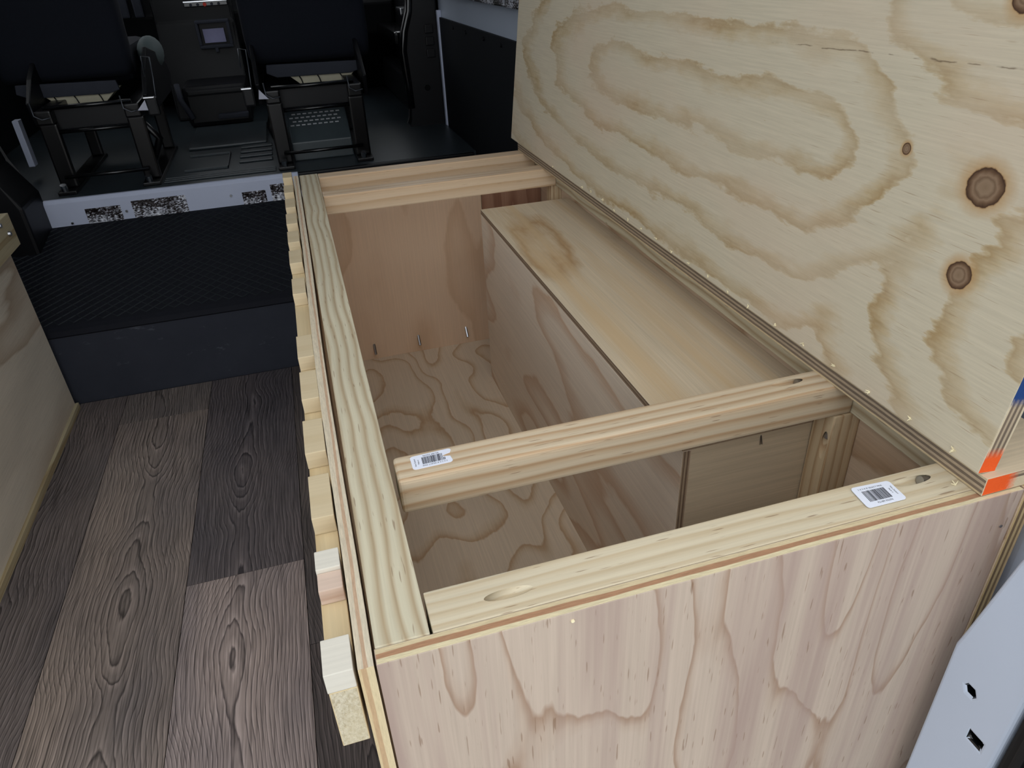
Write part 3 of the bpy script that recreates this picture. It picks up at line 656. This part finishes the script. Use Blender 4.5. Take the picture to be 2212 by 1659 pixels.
# ================================================================ CAB
def seat(name, lx0, lx1, bx0, bx1, inner, label):
    s = empty(name, ((bx0+bx1)/2, 2.6, -0.232), label, 'seat', 'cab seats')
    # seat back: rounded slab with a gentle recline
    bm = bmesh.new(); rows = []
    w = bx1-bx0
    for z, y, k, th in ((0.078, 2.63, 0.93, 0.07), (0.10, 2.615, 0.98, 0.10), (0.16, 2.61, 1.0, 0.13), (0.35, 2.64, 1.0, 0.13), (0.58, 2.69, 0.95, 0.12), (0.70, 2.72, 0.84, 0.10), (0.735, 2.735, 0.70, 0.07)):
        c = (bx0+bx1)/2; hw = w/2*k
        ring = []
        for a in range(16):
            t = 2*math.pi*a/16; cx, cy = math.cos(t), math.sin(t)
            ring.append(bm.verts.new((c + hw*math.copysign(abs(cx)**0.35, cx), y + th/2 + th/2*math.copysign(abs(cy)**0.35, cy), z)))
        rows.append(ring)
    for A, Bv in zip(rows, rows[1:]):
        for j in range(16): bm.faces.new((A[j], A[(j+1) % 16], Bv[(j+1) % 16], Bv[j]))
    bm.faces.new(rows[0][::-1]); bm.faces.new(rows[-1])
    fin(bm, 'backrest', SEATF, s, smooth=True)
    c = (bx0+bx1)/2
    box('headrest', (c-0.12, c+0.12), (2.75, 2.84), (0.79, 0.97), SEATF, s, 0.03)
    for dx in (-0.05, 0.05): cyl('headrest_post', (c+dx, 2.79, 0.72), (c+dx, 2.795, 0.80), 0.006, CHROME, s)
    box('cushion', (bx0+0.02, bx1-0.02), (2.74, 3.20), (0.045, 0.16), SEATF, s, 0.03)
    # grey lower skirt with cream cushion underside and springs below it
    xs0, xs1 = bx0+0.06, bx1-0.06
    prism('lower_skirt', [(xs0, 0.078), (xs1, 0.070), (xs1+0.005, 0.040), (xs1-0.03, 0.030), (xs0+0.03, 0.034), (xs0-0.005, 0.05)], 'y', 2.585, 2.60, SEATG, s, 0.003)
    prism('cushion_underside', [(xs0+0.07, 0.036), (xs1-0.015, 0.034), (xs1-0.05, 0.004), (xs0+0.11, 0.002)], 'y', 2.60, 2.75, CREAM, s, 0.002)
    for k in (0.35, 0.55, 0.8):
        x = xs0 + (xs1-xs0)*k
        tube('spring', [(x-0.008, 2.596, 0.036), (x, 2.594, 0.02), (x+0.004, 2.596, 0.002)], 0.002, BLACKM, s, 6)
    # steel stand: legs, side rails, cross bars
    for x in (lx0, lx1):
        box('leg', (x-0.026, x+0.026), (2.385, 2.415), (-0.222, -0.02), BLACKM, s, 0.006)
        box('leg', (x-0.02, x+0.02), (2.86, 2.89), (-0.222, -0.02), BLACKM, s, 0.006)
        box('foot_rail', (x-0.028, x+0.028), (2.335, 2.90), (-0.2338, -0.222), BLACKM, s, 0.003)
        box('slide_rail', (x-0.024, x+0.024), (2.37, 2.98), (-0.02, 0.022), BLACKM, s, 0.005)
        cyl('foot_bolt', (x-0.005, 2.345, -0.222), (x-0.005, 2.338, -0.200), 0.010, CHROME, s, 10)
        tube('bracket_loop', [(x-0.022, 2.36, 0.05), (x-0.02, 2.355, 0.012), (x, 2.352, 0.0), (x+0.025, 2.352, 0.004)], 0.002, DKST, s, 6)
    for y, z, r in ((2.40, 0.026, 0.007), (2.395, -0.048, 0.006), (2.37, -0.185, 0.006)):
        tube('cross_bar', [(lx0, y, z), (lx1, y, z)], r, BLACKG, s, 10)
    for x in (lx0-0.05, lx1+0.036):
        prism('side_shield', [(2.44, -0.03), (2.42, 0.04), (2.52, 0.10), (2.66, 0.16), (3.0, 0.10), (3.1, 0.02), (2.98, -0.03)], 'x', x, x+0.014, BLACKP, s, 0.004)
    box('cross_plate', (lx0, lx1), (2.42, 2.43), (-0.045, 0.02), BLACKP, s, 0.002)
    xi = lx1+0.02 if inner > 0 else lx0-0.045
    prism('anchor_tag', [(xi, 0.002), (xi+0.032, 0.0), (xi+0.030 if inner > 0 else xi+0.006, 0.032)], 'y', 2.35, 2.356, GREYW, s, 0.001, label='small white anchor tag')
    xb = lx1+0.065 if inner > 0 else lx0-0.075
    box('buckle', (xb-0.018, xb+0.018), (2.36, 2.39), (-0.02, 0.035), BLACKP, s, 0.006)
    box('buckle_cap', (xb-0.02, xb+0.014), (2.352, 2.372), (0.034, 0.039), CHROME, s, 0.0015)
    tube('buckle_stalk', [(xb+0.012, 2.40, 0.03), (xb+0.015, 2.44, 0.09), (xb+0.018, 2.45, 0.145), (xb-0.006, 2.45, 0.150), (xb-0.01, 2.44, 0.09)], 0.0022, DKST, s, 6)
    tube('brace', [(lx1 if inner > 0 else lx0, 2.40, -0.02), ((lx1+0.05) if inner > 0 else lx0-0.03, 2.42, -0.10), (lx1 if inner > 0 else lx0, 2.42, -0.20)], 0.012, BLACKM, s, 8)
    return s
sL = seat('cab_seat', -0.735, -0.475, -0.905, -0.478, 1, 'dark fabric cab seat on the left, behind the plywood cabinet side')
sR = seat('cab_seat', -0.033, 0.243, -0.098, 0.345, -1, 'dark fabric cab seat nearest the right pillar, behind the bench')
# pale side bolster on the inner side of the left seat
bm = bmesh.new(); bmesh.ops.create_uvsphere(bm, u_segments=16, v_segments=10, radius=1)
for v in bm.verts: v.co = Vector((-0.452 + v.co.x*0.045, 2.92 + v.co.y*0.10, 0.118 + v.co.z*0.058))
fin(bm, 'side_bolster', BOLST, sL, smooth=True, label='pale grey side bolster')
# vented steel box under the right seat
VENT = plain('vent_steel', (58, 68, 72), 0.4, 0.5, var=0.15)
prism('vent_casing', [(2.45, -0.2338), (2.455, -0.17), (2.575, -0.075), (2.80, -0.075), (2.80, -0.2338)], 'x', -0.002, 0.212, VENT, sR, 0.004, label='slotted steel casing under the seat')
bm = bmesh.new()
for r in range(5):
    for c in range(9):
        t = 0.50 + r*0.11; y = 2.455+0.12*t; z = -0.17+0.095*t; x = 0.012 + c*0.020 + (r % 2)*0.010
        d = Vector((0, 0.12, 0.095)).normalized(); nn = Vector((0, -0.095, 0.12)).normalized()
        p = Vector((x, y, z)) + nn*0.0015
        q = [p + Vector((sx*0.0065, 0, 0)) + d*sy for sx, sy in ((-1, -0.0022), (1, -0.0022), (1, 0.0022), (-1, 0.0022))]
        vs = [bm.verts.new(a) for a in q] + [bm.verts.new(a - nn*0.004) for a in q]
        bm.faces.new(vs[:4])
        for i in range(4): bm.faces.new((vs[i], vs[(i+1) % 4], vs[4+(i+1) % 4], vs[4+i]))
fin(bm, 'vent_slots', ROOF, sR, kind='stuff')
# dashboard
da = empty('dashboard', (-0.2, 3.9, -0.232), 'dark dashboard with centre console between the cab seats', 'dashboard')
prism('main_body', [(3.70, 0.06), (3.66, 0.20), (3.72, 0.34), (3.85, 0.42), (4.29, 0.44), (4.29, -0.232), (4.0, -0.232)], 'x', -1.12, 0.59, DASHC, da, 0.01)
prism('centre_stack', [(3.50, -0.232), (3.56, 0.05), (3.59, 0.17), (3.585, 0.30), (3.80, 0.40), (3.80, -0.232)], 'x', -0.50, -0.16, DASHC, da, 0.012)
box('control_strip', (-0.36, -0.172), (3.572, 3.60), (0.232, 0.252), BLACKG, da, 0.003)
box('chrome_bar', (-0.36, -0.172), (3.566, 3.575), (0.250, 0.256), CHROME, da, 0.001)
cyl('red_knob', (-0.27, 3.575, 0.240), (-0.27, 3.566, 0.240), 0.008, REDL, da, 12)
for x in (-0.33, -0.30, -0.24, -0.21): cyl('knob', (x, 3.575, 0.240), (x, 3.566, 0.240), 0.006, SEATG, da, 12)
for a in ((-0.33, -0.318, 0.075, 0.168), (-0.197, -0.185, 0.075, 0.168)): box('bin_frame', (a[0], a[1]), (3.535, 3.60), (a[2], a[3]), SEATG, da, 0.004)
for a in ((-0.33, -0.185, 0.165, 0.178), (-0.33, -0.185, 0.062, 0.076)): box('bin_frame', (a[0], a[1]), (3.535, 3.60), (a[2], a[3]), SEATG, da, 0.004)
box('bin_back', (-0.318, -0.197), (3.575, 3.60), (0.076, 0.165), BLACKP, da, 0.001)
box('card', (-0.305, -0.212), (3.555, 3.562), (0.084, 0.142), LAV, da, 0.001, label='lavender card in the bin')
box('bin_latch', (-0.266, -0.252), (3.53, 3.56), (0.045, 0.064), SEATG, da, 0.003)
box('tunnel_tray', (-0.43, -0.155), (3.30, 3.58), (-0.232, -0.06), BLACKP, da, 0.02)
box('tray_lip', (-0.41, -0.165), (3.28, 3.31), (-0.10, -0.075), DASHC, da, 0.008)
tube('tray_trim', [(-0.445, 3.32, -0.05), (-0.44, 3.29, -0.11), (-0.405, 3.27, -0.19)], 0.012, SEATG, da, 8)
box('tray_handle', (-0.30, -0.17), (3.26, 3.30), (-0.20, -0.18), SEATG, da, 0.005)
for x in (-0.62, -0.56): box('air_vent', (x-0.02, x+0.02), (3.63, 3.70), (0.20, 0.30), SEATG, da, 0.008)
